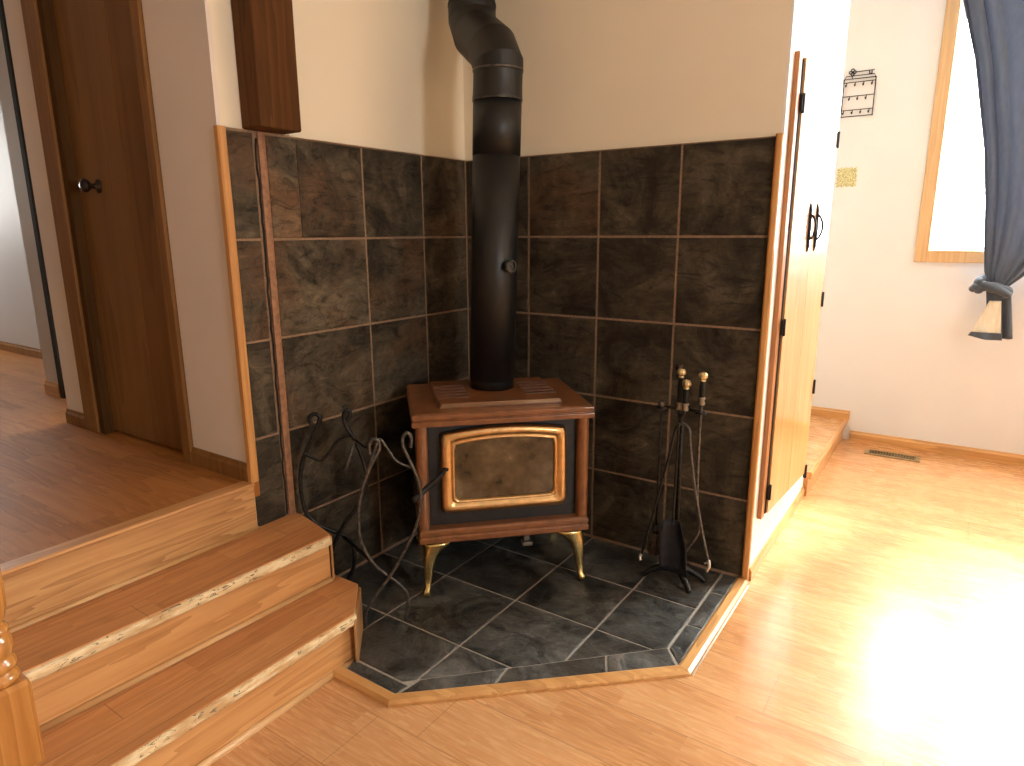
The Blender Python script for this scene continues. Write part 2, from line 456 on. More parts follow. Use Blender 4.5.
w.box(XH-.1, XH, YF, y0, 0, CEIL).box(XH-.1, XH, y1, -.45, 0, CEIL).box(XH-.1, XH, y0, y1, 0, z0).box(XH-.1, XH, y0, y1, z1, CEIL)
struct('wall_hall_window', w, M['hall_wall'])
struct('wall_hall', MB().box(XH, -1.3, -.54, -.45, LZ-.02, CEIL), M['hall_wall'])
struct('wall_hall_return', MB().box(-1.92, -1.775, -.95, -.54, LZ-.02, CEIL), M['hall_wall'])
struct('trim_1', MB().box(-1.775, -1.74, -.955, -.90, LZ, CEIL), M['dark'])
struct('wall_stair_side', MB().box(-.05, 0.0, YF, YD, 0, LZ-.05), M['cream'])

# baseboards
def board(name, pts, h, t, mat, z=0.0):
    """profiled baseboard on a straight run; pts = start, end; t may be negative"""
    (ax, ay), (bx, by) = pts
    prof = [(0, 0), (t, 0), (t, h*.72), (t*.55, h*.86), (t*.45, h), (0, h)]
    mb = MB()
    if ay == by: mb.prism([(ay+u, z+v) for u, v in prof], ax, bx, 'X')
    else: mb.prism([(ax+u, z+v) for u, v in prof], ay, by, 'Y')
    return struct(name, mb, mat)
board('baseboard_back', ((1.33, YB), (XR, YB)), .062, -.014, M['oakX'])
board('baseboard_passage', ((0.0, YB), (1.318, YB)), .058, -.016, M['oakX'], .125)
board('baseboard_right', ((1.2715, 0.012), (1.2715, .975)), .05, .010, M['oakY'])
board('baseboard_door_side', ((-.325, YD), (-.0135, YD)), .06, -.012, M['brown_casing'], LZ)
board('baseboard_door_left', ((-1.26, YD), (-1.088, YD)), .06, -.012, M['brown_casing'], LZ)
board('baseboard_hall', ((XH, -.54), (-1.92, -.54)), .06, -.012, M['brown_casing'], LZ)
board('baseboard_hall_return', ((-1.92, -.95), (-1.775, -.95)), .07, -.012, M['oakX'], LZ)

# raised passage floor beyond the right wall
struct('floor_passage', MB().box(0.0, 1.29, 0.9765, YB, .085, .125).box(0.0, 1.285, 0.9765, YB, 0.0, .085), M['floor'])
struct('trim_2', MB().prism([(1.2905, .09), (1.300, .09), (1.308, .10), (1.308, .118), (1.302, .126), (1.2905, .126)], .9765, YB-.001, 'Y').box(1.2855, 1.2905, .9765, YB-.001, 0, .09), M['oakY'])

# ------------------------------------------------------------------ slate surround
U = .31
G = .004
def tiles_on(name, plane, rects, mat, ell=None):
    mb = MB()
    if ell: mb.prism(ell, -.010, -.0005, 'X', (.5, .5, .5, 1))
    for (a0, a1, b0, b1, k, sd) in rects:
        a0, a1, b0, b1 = a0+G, a1-G, b0+G, b1-G
        e = .0025
        col = (random.random(), random.random(), random.random(), 1) if sd is None else (*sd, 1)
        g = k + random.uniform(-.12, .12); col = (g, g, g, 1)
        poly = [(a0, b0), (a1, b0), (a1, b1), (a0, b1)]
        h0, h1 = -.010, -.0015
        ax = 'Y' if plane == 'y' else 'X'
        if plane == 'y':
            mb.prism(poly, .010, .002, 'Y', col).prism(poly, .002, 0.0, 'Y', col, e)
        else:
            mb.prism(poly, -.010, -.002, 'X', col).prism(poly, -.002, 0.0, 'X', col, e)
    return struct(name, mb, mat)
cols = [0.0, .317, .630, .943, 1.253]
rows = [.012, .31, .62, .93, 1.24, 1.552]
rr = []
for i in range(4):
    for j in range(5):
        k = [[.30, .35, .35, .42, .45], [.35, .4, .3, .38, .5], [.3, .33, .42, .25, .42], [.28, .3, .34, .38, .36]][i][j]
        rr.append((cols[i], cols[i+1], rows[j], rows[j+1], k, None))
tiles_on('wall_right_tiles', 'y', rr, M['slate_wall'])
struct('wall_right_grout', MB().box(0.0, 1.253, .003, .0098, .0, 1.556), M['grout'])
lc = [-.588, -.275, -.0005]
rr = []
for i in range(2):
    for j in range(5):
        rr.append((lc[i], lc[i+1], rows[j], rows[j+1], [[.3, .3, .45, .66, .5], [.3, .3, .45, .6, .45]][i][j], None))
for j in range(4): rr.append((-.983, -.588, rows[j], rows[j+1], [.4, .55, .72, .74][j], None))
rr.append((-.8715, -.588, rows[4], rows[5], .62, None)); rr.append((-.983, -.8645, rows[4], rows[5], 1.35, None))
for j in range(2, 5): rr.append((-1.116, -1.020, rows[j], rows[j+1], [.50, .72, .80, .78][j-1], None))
ELL = [(-1.1335, .33), (-1.022, .33), (-1.022, .616), (-1.112, .616), (-1.112, LZ+.001), (-1.1335, LZ+.001)]
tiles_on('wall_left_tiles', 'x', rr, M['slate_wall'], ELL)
struct('wall_left_grout', MB().box(-.0098, -.003, -1.112, 0.0, .0, 1.556), M['grout'])
# copper-coloured strip with a crack beside it, wooden corner strips
struct('trim_3', MB().prism([(-.003, -1.009), (.004, -1.008), (.006, -.996), (.004, -.984), (-.003, -.983)], .33, 1.553), M['strip'])
crack = MB(); pz = .335
random.seed(3)
pts = []
while pz < 1.55:
    pts.append((.0005, -1.0155+random.uniform(-.0025, .0025), pz)); pz += .03
crack.tube(pts, .0032, 6)
struct('trim_4', crack, M['dark'])
struct('trim_5', MB().prism([(-.012, -1.141), (.006, -1.141), (.010, -1.136), (.010, -1.119), (.006, -1.114), (-.0095, -1.114)], LZ+.0022, 1.556), M['oakZ'])
struct('trim_6', MB().prism([(1.252, .0099), (1.252, -.010), (1.258, -.014), (1.270, -.014), (1.2745, -.010), (1.2745, .004), (1.2716, .0092)], 0.0, 1.558), M['oakZ'])
struct('trim_7', MB().box(-.002, .012, -.90, -.012, 1.552, 1.556).box(0.0, 1.252, -.003, .0095, 1.552, 1.556), M['cream'])

# dark post above the surround
beam = MB().box(-.0095, .082, -1.052, -.907, 1.5565, CEIL)
tag(beam.build('wooden_post', M['beam'], origin=(.03, -.98, 1.5565), bevel=.006), 'dark reddish brown wooden post above the left slate tiles', 'post')

# ------------------------------------------------------------------ hearth
h = thing('hearth', 'low grey slate tile hearth with angled oak edging under the wood stove', 'hearth', (.6, -.55, 0))
HO = (.6, -.55, 0)
outer = [(.0, -1.0), (.36, -1.03), (.42, -1.212), (.640, -1.212), (1.277, -.632), (1.277, -.006), (.0, -.006)]
core = [(.002, -.985), (.30, -.995), (.41, -1.10), (.43, -1.175), (.632, -1.178), (1.240, -.618), (1.240, -.003), (.002, -.003)]
MB().prism(core, .0005, .0075).build('slab', M['grout_grey'], h, HO)
# tiles: a 31 cm grid clipped against the inside of the angled border
def clip(poly, nx, ny, d):
    """keep the side where nx*x+ny*y <= d"""
    out = []
    for i in range(len(poly)):
        a, b = poly[i], poly[(i+1) % len(poly)]
        fa, fb = nx*a[0]+ny*a[1]-d, nx*b[0]+ny*b[1]-d
        if fa <= 0: out.append(a)
        if fa*fb < 0:
            t = fa/(fa-fb); out.append((a[0]+(b[0]-a[0])*t, a[1]+(b[1]-a[1])*t))
    return out
hb = MB()
def floor_tile(poly, k):
    poly = inset_poly(poly, .0035)
    g = k+random.uniform(-.1, .1)
    hb.prism(poly, .003, .009, 'Z', (g, g, g, 1)).prism(poly, .009, .0102, 'Z', (g, g, g, 1), .002)
def orient(p):
    a = sum(p[i][0]*p[(i+1) % len(p)][1]-p[(i+1) % len(p)][0]*p[i][1] for i in range(len(p)))
    return p if a > 0 else p[::-1]
random.seed(11)
s2 = math.sqrt(.5)
xs = [.004, .328, .640, .950, 1.182]; ys = [-1.125, -.90, -.588, -.295, -.004]
for i in range(4):
    for j in range(4):
        p = [(xs[i], ys[j]), (xs[i+1], ys[j]), (xs[i+1], ys[j+1]), (xs[i], ys[j+1])]
        p = clip(p, s2, -s2, (.640+1.092)*s2+.002)
        if j == 0: p = clip(p, -s2, -s2, (-.30+.995)*s2) if i <= 1 else p
        if len(p) >= 3 and abs(sum(p[q][0]*p[(q+1) % len(p)][1]-p[(q+1) % len(p)][0]*p[q][1] for q in range(len(p)))) > .002:
            floor_tile(orient(p), .75)
# border pieces along the angled front, the short left side and the right side
A = Vector((.645, -1.086)); B = Vector((1.180, -.551)); A2 = Vector((.634, -1.171)); B2 = Vector((1.236, -.624))
cuts = [0, .336, .737, 1]
for a, b in zip(cuts[:-1], cuts[1:]):
    floor_tile(orient([tuple(A.lerp(B, a)), tuple(A.lerp(B, b)), tuple(A2.lerp(B2, b)), tuple(A2.lerp(B2, a))]), .8)
floor_tile(orient([(.415, -1.128), (.640, -1.125), (.630, -1.174), (.432, -1.172)]), .8)
floor_tile(orient([(1.183, -.556), (1.238, -.618), (1.238, -.40), (1.183, -.40)]), .85)
floor_tile(orient([(1.184, -.40), (1.238, -.40), (1.238, -.16), (1.184, -.16)]), .8)
floor_tile(orient([(1.184, -.16), (1.238, -.16), (1.238, -.004), (1.184, -.004)]), .8)
hb.build('slate_tiles', M['slate_floor'], h, HO)
def edging(p, q, wdt, mat, e0, e1):
    """oak edging strip from p to q; e0/e1 = inner mitre points"""
    rings = []
    for (o, i) in ((p, e0), (q, e1)):
        o = Vector(o); i = Vector(i)
        rings.append([(o.x, o.y, 0.0), (o.x, o.y, .008), (*(o+(i-o)*.25), .0155), (*(o+(i-o)*.85), .016), (i.x, i.y, .013), (i.x, i.y, 0.0)])
    mb = MB(); mb.loft(rings, False)
    mb.build('edging', mat, h, HO)
edging((.385, -1.215), (.642, -1.215), .04, M['oakX'], (.40, -1.176), (.630, -1.176))
edging((.642, -1.215), (1.280, -.634), .04, M['oakX'], (.630, -1.176), (1.240, -.620))
edging((1.280, -.634), (1.280, -.016), .04, M['oakY'], (1.240, -.620), (1.240, -.016))
edging((.36, -1.095), (.385, -1.215), .02, M['oakY'], (.40, -1.10), (.40, -1.176))
# pale caulk line on the floor along the right edging
tag(MB().tube([(1.283, -.63, .001), (1.283, -.3, .001), (1.283, -.03, .001)], .0035, 6).build('caulk_bead', plain('pale_caulk', (.8, .74, .64), .6), origin=(1.283, -.3, 0)), 'pale caulk bead along the right edge of the hearth', 'caulk')

# ------------------------------------------------------------------ stairs
st = thing('staircase', 'worn oak laminate steps up to the landing with torn tread edges', 'stairs', (.2, -1.5, 0))
SO = (.2, -1.5, 0)
YL = -2.25
def stair_part(name, mb, mat, bevel=.002): return mb.build(name, mat, st, SO, bevel=bevel)
T1, T2 = .165, .33
t1 = [(.19, YL), (.428, YL), (.428, -1.128), (.312, -1.002), (.19, -1.002)]
stair_part('tread', MB().prism(t1, T1-.012, T1), M['tread'], .001)
Y2 = -1.8785
t2 = [(0.001, Y2), (.203, Y2), (.238, -1.037), (.15, -1.012), (.03, -.985), (.001, -.985)]
stair_part('tread', MB().prism(t2, T2-.012, T2), M['tread'], .001)
n1 = [(.405, YL), (.437, YL), (.437, -1.125), (.405, -1.10)]
stair_part('nosing', MB().prism(n1, T1-.034, T1-.004), M['torn'], .008)
n2 = [(.185, Y2), (.211, Y2), (.247, -1.037), (.215, -1.03)]
stair_part('nosing', MB().prism(n2, T2-.034, T2-.004), M['torn'], .008)
stair_part('nosing', MB().prism([(-.04, YL), (.014, YL), (.014, -1.1345), (-.04, -1.1345)], LZ-.010, LZ+.002), M['riser'], .005)['label'] = 'varnished oak nosing'
stair_part('riser', MB().prism([(.385, YL), (.411, YL), (.411, -1.105), (.29, -.995), (.27, -1.0), (.385, -1.12)], .0005, T1-.012), M['riser'])
stair_part('riser', MB().prism([(.17, Y2), (.191, Y2), (.219, -1.03), (.195, -1.03)], T1, T2-.012), M['riser'])
stair_part('riser', MB().box(.0015, .006, YL, -1.1345, T2, LZ-.010), M['riser_old'])
def quarter(y0, y1, x, z, r, mat, xe=None):
    xe = x if xe is None else xe
    n = 6
    def ring(y, x): return [(x, y, z)]+[(x+r*math.cos(a*math.pi/2/n), y, z+r*math.sin(a*math.pi/2/n)) for a in range(n+1)]
    mb = MB().loft([ring(y0, x), ring(y1, xe)]); stair_part('quarter_round', mb, mat, 0)
M['pale'] = wood('pale_oak_moulding', (.46, .24, .09), (.58, .33, .14), (.68, .43, .20), 'Y', .4)
quarter(YL, -1.125, .411, .0005, .014, M['pale'])
quarter(Y2, -1.032, .191, T1, .012, M['pale'], .219)
quarter(YL, -1.1345, .006, T2, .010, M['pale'])
M['endtrim'] = wood('brown_end_trim', (.22, .10, .035), (.36, .18, .07), (.48, .26, .11), 'Z', .4)
stair_part('end_trim', MB().prism([(.412, -1.115), (.436, -1.139), (.440, -1.131), (.316, -.994), (.305, -.994)], .0005, T1-.014), M['endtrim'])
stair_part('end_trim', MB().prism([(.03, -.983), (.15, -1.008), (.225, -1.029), (.225, -1.02), (.15, -.998), (.03, -.974)], T1-.1, T2-.014), M['endtrim'])
stair_part('stringer', MB().prism([(.002, -.984), (.21, -1.028), (.21, -1.035), (.30, -1.0), (.30, -.994), (.002, -.975)], .0205, T1-.012), M['slate_floor'])

stair_part('stringer', MB().box(.002, .40, YL, YL+.02, .0005, T1-.013), M['riser'])
stair_part('stringer', MB().box(.002, .188, Y2, Y2+.015, T1, T2-.013), M['riser'])
# turned newel post at the near end of the steps
NP = (.250, -1.926, T1)
nw = thing('newel_post', 'orange oak newel post with turned rings on a square base', 'newel post', NP)
hs = .046
def sq(hf, z, c=.004): return [(hf-c, -hf, z), (hf, -hf+c, z), (hf, hf-c, z), (hf-c, hf, z), (-hf+c, hf, z), (-hf, hf-c, z), (-hf, -hf+c, z), (-hf+c, -hf, z)]
nb = MB().loft([sq(hs, 0), sq(hs, .185), sq(hs-.003, .197)], False)
nb.build('square_base', M['newel'], nw)
prof = [(.036, .195), (.042, .200), (.043, .208), (.040, .215), (.033, .219), (.033, .223), (.040, .228), (.043, .236), (.040, .245), (.034, .250), (.034, .254),
        (.039, .262), (.0415, .275), (.040, .290), (.035, .300), (.033, .303), (.037, .307), (.038, .313), (.035, .318), (.030, .322), (.030, .328), (.036, .338), (.041, .36), (.043, .40),
        (.042, .46), (.038, .55), (.032, .64), (.028, .70), (.031, .705), (.034, .712), (.031, .72), (.034, .73)]
MB().lathe(prof, 32).build('turned_shaft', M['newel'], nw)
MB().loft([sq(hs-.003, .728), sq(hs, .74), sq(hs, .95), sq(hs-.006, .96)], False).build('square_top', M['newel'], nw)
MB().lathe([(.03, .955), (.05, .962), (.05, .972), (.03, .98), (.045, 1.0), (.05, 1.03), (.042, 1.06), (.02, 1.08), (.001, 1.085)], 32).build('finial', M['newel'], nw)

# ------------------------------------------------------------------ brown door and casing
dr = MB().box(DX0, DX1, YD+.030, YD+.065, LZ+.012, DTOP).build('door_1', M['brown_door']); dr['kind'] = 'structure'
k = MB().lathe([(.024, 0), (.024, -.004), (.010, -.008), (.009, -.03), (.018, -.036), (.024, -.046), (.023, -.056), (.012, -.062), (.001, -.063)], 20, (-.795, YD+.030, 1.425), 'Y').build('door_knob', M['bronze'], dr)
v2 = MB().box(DX0+.002, -.60, YD+.0285, YD+.0302, LZ+.014, DTOP).build('door_leaf_panel', wood('lighter_brown_veneer', (.155, .072, .021), (.205, .097, .030), (.25, .122, .040), 'Z', .45, .6, spec=.2), dr)
struct('trim_8', MB().box(-1.088, -.985, YD-.014, YD-.0002, LZ+.001, DTOP+.09).box(-.372, -.325, YD-.014, YD-.0002, LZ+.001, DTOP+.09).box(-.985, -.372, YD-.014, YD-.0002, DTOP+.012, DTOP+.09), M['brown_casing'], .003)
M['jamb'] = wood('dark_door_jamb', (.060, .026, .007), (.085, .038, .010), (.11, .050, .015), 'Z', .7, spec=.1)
struct('trim_9', MB().box(-.9845, DX0-.002, YD-.004, YD+.085, LZ+.001, DTOP+.012).box(DX1+.002, -.3255, YD-.004, YD+.085, LZ+.001, DTOP+.012), M['jamb'])

# ------------------------------------------------------------------ wood stove (local: X right, -Y front)
SC = (.018, .55)
sx, sy = (SC[0]+SC[1])*s2, (SC[0]-SC[1])*s2
sv = thing('wood_stove', 'brown enamel wood stove with gold door frame and curved brass legs', 'stove', (sx, sy, .0105), R(45))
zf = -.0105
def sp(name, mb, mat, bevel=.003, parent=None): return mb.build(name, mat, parent or sv, bevel=bevel)
sp('firebox', MB().box(-.262, .262, -.205, .215, .255+zf, .64+zf).box(-.25, .25, -.19, .20, .185+zf, .22+zf), M['stove_black'])
def moulded(hw, y0, y1, z0, z1, lip):
    """slab with a stepped, rounded edge"""
    def ring(o, z): return [(-hw-o, y0-o, z), (hw+o, y0-o, z), (hw+o, y1+o, z), (-hw-o, y1+o, z)]
    hgt = z1-z0
    return MB().loft([ring(-lip, z0), ring(0, z0+hgt*.06), ring(0, z0+hgt*.40), ring(-lip*.6, z0+hgt*.47), ring(-lip*.6, z0+hgt*.53), ring(0-.001, z0+hgt*.60), ring(-.001, z0+hgt*.88), ring(-lip, z1)], False)
sp('ash_lip', moulded(.30, -.25, .20, .214+zf, .264+zf, .008), M['enamel'], .004)
top = sp('top_plate', moulded(.312, -.252, .22, .630+zf, .676+zf, .010), M['enamel'], .004)
# raised centre of the top with a paler strip along its front edge, louvres either side of the flue
sp('raised_panel', MB().prism([(-.215, -.185), (.215, -.185), (.225, -.05), (.225, .19), (-.225, .19), (-.225, -.05)], .672+zf, .690+zf, 'Z', None, .006), M['enamel'], .002, top)
sp('bright_edge', MB().box(-.205, .205, -.186, -.180, .680+zf, .6925+zf), plain('pale_enamel_edge', (.30, .17, .09), .3, .4), .001, top)
lv = plain('louvre_brown', (.075, .024, .010), .4)
for sgn in (-1, 1):
    for q in range(5):
        yy = -.10+q*.045
        sp('louvre', MB().prism([(yy, .689+zf), (yy+.016, .689+zf), (yy+.012, .6945+zf), (yy+.004, .6945+zf)], sgn*.105, sgn*.215, 'X'), lv, 0, top)
for sgn in (-1, 1):
    n = 8; cx = sgn*.281
    pr = [(cx+sgn*.020*math.cos(a*math.pi/n), -.222-.020*math.sin(a*math.pi/n)) for a in range(n+1)]
    mb = MB().prism(pr+[(cx-sgn*.020, -.20), (cx+sgn*.020, -.20)], .262+zf, .632+zf)
    sp('corner_pillar', mb, M['enamel'], 0)
    sp('side_panel', MB().box(min(sgn*.262, sgn*.292), max(sgn*.262, sgn*.292), -.205, .19, .262+zf, .632+zf), M['stove_black'], .003)
# door
def arch_ring(hw0, hw1, z0, z1s, z1m, y, n=14, rc=.02):
    pts = [(-hw0+rc, z0), (hw0-rc, z0)]
    for a in range(1, 4): pts.append((hw0-rc+rc*math.sin(a*math.pi/8), z0+rc-rc*math.cos(a*math.pi/8)))
    pts.append((hw0, z0+rc))
    pts.append((hw1, z1s-rc))
    for a in range(n+1):
        t = 1-2*a/n; pts.append((t*(hw1-.006), z1s+(z1m-z1s)*(1-t*t)))
    pts.append((-hw1, z1s-rc)); pts.append((-hw0, z0+rc))
    for a in range(1, 4): pts.append((-hw0+rc-rc*math.cos(a*math.pi/8), z0+rc-rc*math.sin(a*math.pi/8)))
    return [(u, y, w) for u, w in pts]
door = sp('door', MB().loft([arch_ring(.222, .220, .312+zf, .600+zf, .620+zf, -.203), arch_ring(.222, .220, .312+zf, .600+zf, .620+zf, -.222)], False), M['stove_black'], .002)
R_ = [(.218, .214, .317, .601, .619, -.220), (.219, .216, .316, .602, .620, -.232), (.213, .210, .323, .596, .614, -.243), (.203, .201, .335, .587, .604, -.246),
      (.191, .190, .347, .576, .592, -.243), (.186, .185, .351, .572, .588, -.236), (.184, .183, .353, .570, .586, -.236), (.182, .181, .354, .569, .584, -.241), (.178, .177, .358, .565, .580, -.242), (.174, .173, .362, .562, .576, -.236), (.173, .172, .363, .561, .575, -.225)]
rings = [arch_ring(a, b, c+zf, d_+zf, e+zf, y) for a, b, c, d_, e, y in R_]
mb = MB(); mb.loft(rings, True, False)
sp('gold_frame', mb, M['gold'], 0, door)
gl = MB(); rg = arch_ring(.1745, .1735, .361+zf, .563+zf, .577+zf, -.229)
gl._add(rg+[(x, y+.004, z) for x, y, z in rg], [tuple(range(len(rg))), tuple(range(len(rg), 2*len(rg)))[::-1]]+[(i, (i+1) % len(rg), (i+1) % len(rg)+len(rg), i+len(rg)) for i in range(len(rg))])
sp('glass_pane', gl, M['glass_sooty'], 0, door)
hd = MB().tube(spline([(-.205, -.225, .478+zf), (-.214, -.255, .474+zf), (-.235, -.275, .462+zf), (-.300, -.325, .428+zf), (-.322, -.342, .417+zf)], 6), [.007]*13+[.010]*12, 10)
hd.ball((-.203, -.235, .480+zf), .013, 12)
sp('door_handle', hd, M['black'], 0, door)
# cabriole legs: wide knee under the lip, slim shank, small foot
def leg(sgx, sgy):
    rings = []
    prof = [  # z, centre offset outwards, half width x, half width y
        (.0005, .000, .012, .012), (.008, .004, .014, .014), (.022, .004, .0135, .0135), (.032, -.002, .011, .011), (.07, -.004, .015, .014), (.11, -.007, .0185, .017),
        (.15, -.014, .026, .023), (.172, -.026, .038, .033), (.186, -.038, .051, .046), (.197, -.040, .053, .047)]
    for z, off, hx, hy in prof:
        cx = sgx*(.279+off); cy = sgy*(.228+off) if sgy < 0 else .19+off
        rg = []
        for a in range(12):
            t = 2*math.pi*a/12+.26
            ca, sa = math.cos(t), math.sin(t)
            rg.append((cx+hx*math.copysign(abs(ca)**.6, ca), cy+hy*math.copysign(abs(sa)**.6, sa), z))
        rings.append(rg)
    return MB().loft(rings)
for sgx in (-1, 1):
    for sgy in (-1, 1):
        o = sp('leg', leg(sgx, sgy), M['brass'], 0)
sp('air_control', MB().box(.062, .098, -.236, -.20, .168+zf, .182+zf).box(.07, .09, -.22, -.17, .178+zf, .20+zf), plain('steel_tab', (.16, .14, .12), .45, .5), .002)

# ------------------------------------------------------------------ stove pipe
def W(r, fw, z): return Vector(((r+fw)*s2, (r-fw)*s2, z))
pr_ = .0845
PB = W(.022, .50, .6905)
pp = thing('stove_pipe', 'black metal stove pipe with a bent elbow rising from the stove', 'stove pipe', PB)
pv = lambda q: tuple(q)
low0, low1 = W(.022, .50, .6905), W(.053, .50, 1.70)
MB().tube([low0, low0.lerp(low1, .035), low0.lerp(low1, .3)], [pr_-.003, pr_-.003, pr_-.003], 40).build('flue_collar', M['pipe'], pp, PB)
seams = [.0, .40, .82, 1.0]
MB().tube([low0.lerp(low1, .03), low0.lerp(low1, .83)], pr_-.001, 40).build('lower_section', M['pipe'], pp, PB)
MB().tube([low0.lerp(low1, .82), low1], pr_-.0002, 40).build('upper_section', M['pipe'], pp, PB)
c1 = W(.056, .50, 1.795)
MB().tube([low1, low1.lerp(c1, .04), low1.lerp(c1, .10), low1.lerp(c1, .16), low1.lerp(c1, .5), low1.lerp(c1, .93), c1],
          [pr_, pr_+.002, pr_+.002, pr_+.001, pr_, pr_, pr_+.002], 40).build('collar', M['pipe'], pp, PB)
MB().tube([c1+Vector((0, 0, -.003)), c1+Vector((0, 0, .004))], pr_+.0028, 40).build('collar_rim', M['pipe_edge'], pp, PB)
MB().tube([low1+Vector((0, 0, -.002)), low1+Vector((0, 0, .003))], pr_+.0026, 40).build('collar_rim', M['pipe_edge'], pp, PB)
u0 = W(.003, .26, 2.035); u1 = W(.003, .26, CEIL-.001)
def gore(a, b, na, nb_, rad):
    """one elbow segment between two cut planes"""
    rings = []
    ax = (b-a).normalized(); ref = W(1, 0, 0); u = (ref-ax*ref.dot(ax)).normalized(); v = ax.cross(u)
    for p, n in ((a, na), (b, nb_)):
        rg = []
        for k in range(40):
            t = 2*math.pi*k/40; off = u*math.cos(t)*rad+v*math.sin(t)*rad
            q = p+off; q = q-ax*((q-p).dot(n)/ax.dot(n))
            rg.append(tuple(q))
        rings.append(rg)
    return MB().loft(rings, True, False)
zup = Vector((0, 0, 1))
path = [c1, c1+Vector((0, 0, .02)), c1.lerp(u0, .20)+Vector((0, 0, .032)), c1.lerp(u0, .82)+Vector((0, 0, -.032)), u0+zup*-.015, u0+zup*.03]
norms = [zup]
for i in range(1, len(path)-1): norms.append(((path[i]-path[i-1]).normalized()+(path[i+1]-path[i]).normalized()).normalized())
norms.append(zup)
for i in range(len(path)-1):
    gore(path[i], path[i+1], norms[i], norms[i+1], pr_+(.002 if i % 2 else .0025)).build('elbow_gore', M['pipe'], pp, PB)
MB().tube([u0+zup*.025, u0+zup*.035, u0+zup*.05, u1], [pr_+.004, pr_+.004, pr_, pr_], 40).build('ceiling_section', M['pipe'], pp, PB)
kn = W(.083, .585, 1.141)
dn = MB()
dd = W(.36, .9, 0).normalized()
base = low0.lerp(low1, .46)
kb = Vector((base.x, base.y, 1.141))+dd*(pr_-.002)
dn.tube([kb, kb+dd*.02], .008, 12).tube([kb+dd*.018, kb+dd*.026], .022, 20)
rg = []
sd = dd.cross(zup).normalized()
for a in range(25):
    t = 2*math.pi*a/24; rg.append(kb+dd*.03+sd*math.cos(t)*.019+zup*math.sin(t)*.019)
dn.tube(rg, .0045, 8)
dn.build('damper_knob', plain('worn_iron_knob', (.06, .055, .05), .4, .6, var=.4, scale=120), pp, PB)

# ------------------------------------------------------------------ firewood rack (two scrolled iron frames)
LB = (.30, -.93, .0105)
lr = thing('firewood_rack', 'black wrought iron firewood rack with curled tops beside the stove', 'log rack', LB)
def fr(pts, F): return [tuple(W(r, F if not isinstance(F, (list, tuple)) else F[i], z)) for i, (r, z) in enumerate(pts)]
ir = .0054
def bar(name, pts, F, mat, rad=ir, n=8): return MB().tube(spline(fr(pts, F), n), rad, 8).build(name, mat, lr, LB)
Fv = .924
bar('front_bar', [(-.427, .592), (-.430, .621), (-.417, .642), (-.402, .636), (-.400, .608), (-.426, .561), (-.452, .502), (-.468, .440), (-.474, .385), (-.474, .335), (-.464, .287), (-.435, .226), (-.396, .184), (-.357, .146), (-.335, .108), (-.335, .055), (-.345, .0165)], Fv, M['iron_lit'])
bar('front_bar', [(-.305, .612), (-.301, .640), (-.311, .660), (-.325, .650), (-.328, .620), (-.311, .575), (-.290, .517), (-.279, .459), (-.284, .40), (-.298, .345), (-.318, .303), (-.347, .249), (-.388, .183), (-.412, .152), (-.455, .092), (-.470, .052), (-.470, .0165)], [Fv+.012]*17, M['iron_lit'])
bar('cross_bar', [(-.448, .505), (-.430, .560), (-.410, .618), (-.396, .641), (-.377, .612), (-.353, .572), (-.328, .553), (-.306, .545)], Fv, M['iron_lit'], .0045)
Fb = .73
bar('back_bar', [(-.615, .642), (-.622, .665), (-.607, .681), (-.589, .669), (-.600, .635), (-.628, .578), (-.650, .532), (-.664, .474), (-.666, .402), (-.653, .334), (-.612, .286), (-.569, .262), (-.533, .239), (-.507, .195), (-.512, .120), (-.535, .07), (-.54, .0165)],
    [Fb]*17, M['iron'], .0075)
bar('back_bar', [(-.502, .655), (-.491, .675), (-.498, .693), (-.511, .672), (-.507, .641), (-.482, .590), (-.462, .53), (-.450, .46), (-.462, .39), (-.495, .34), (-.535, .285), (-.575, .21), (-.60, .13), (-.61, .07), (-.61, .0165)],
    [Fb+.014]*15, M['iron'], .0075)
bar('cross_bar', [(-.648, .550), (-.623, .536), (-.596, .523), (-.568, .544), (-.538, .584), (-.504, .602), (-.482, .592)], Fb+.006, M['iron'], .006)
MB().tube(spline([W(-.482, Fb+.014, .590), W(-.496, Fb+.03, .545), W(-.506, Fb+.035, .515), W(-.518, Fb+.03, .484)], 6), .0045, 8).build('hook', M['iron_lit'], lr, LB)
# rails joining the two frames
MB().tube([W(-.392, Fv+.006, .181), W(-.535, Fb+.008, .240)], .006, 8).build('rail', M['iron'], lr, LB)
MB().tube(spline([W(-.482, Fb+.014, .590), W(-.462, .80, .592), W(-.440, .87, .60), W(-.408, Fv, .622)], 6), .0042, 8).build('rail', M['iron'], lr, LB)

# ------------------------------------------------------------------ fireplace tool set
TX, TY = 1.048, -.155
ts = thing('tool_stand', 'black iron fireplace tool stand with footed base by the right wall end', 'tool stand', (TX, TY, .0105))
TO = (TX, TY, .0105)
tb = MB().lathe([(.020, .052), (.026, .060), (.016, .072), (.010, .09)], 16, (TX, TY, 0))
for a in (200, 320, 80, 20):
    dx, dy = math.cos(R(a)), math.sin(R(a))
    tb.tube(spline([(TX, TY, .066), (TX+dx*.04, TY+dy*.04, .062), (TX+dx*.085, TY+dy*.085, .040), (TX+dx*.108, TY+dy*.108, .0205)], 5), [.014]*5+[.012]*5+[.010]*6, 10)
tb.build('base', M['iron'], ts, TO)
MB().tube([(TX, TY, .06), (TX, TY, .77)], .0075, 12).build('rod', M['iron'], ts, TO)
rk = MB()
rk.tube([(.978, TY-.012, .662), (1.02, TY-.006, .662), (TX, TY, .662), (1.085, TY-.006, .662), (1.125, TY-.012, .662)], .006, 8)
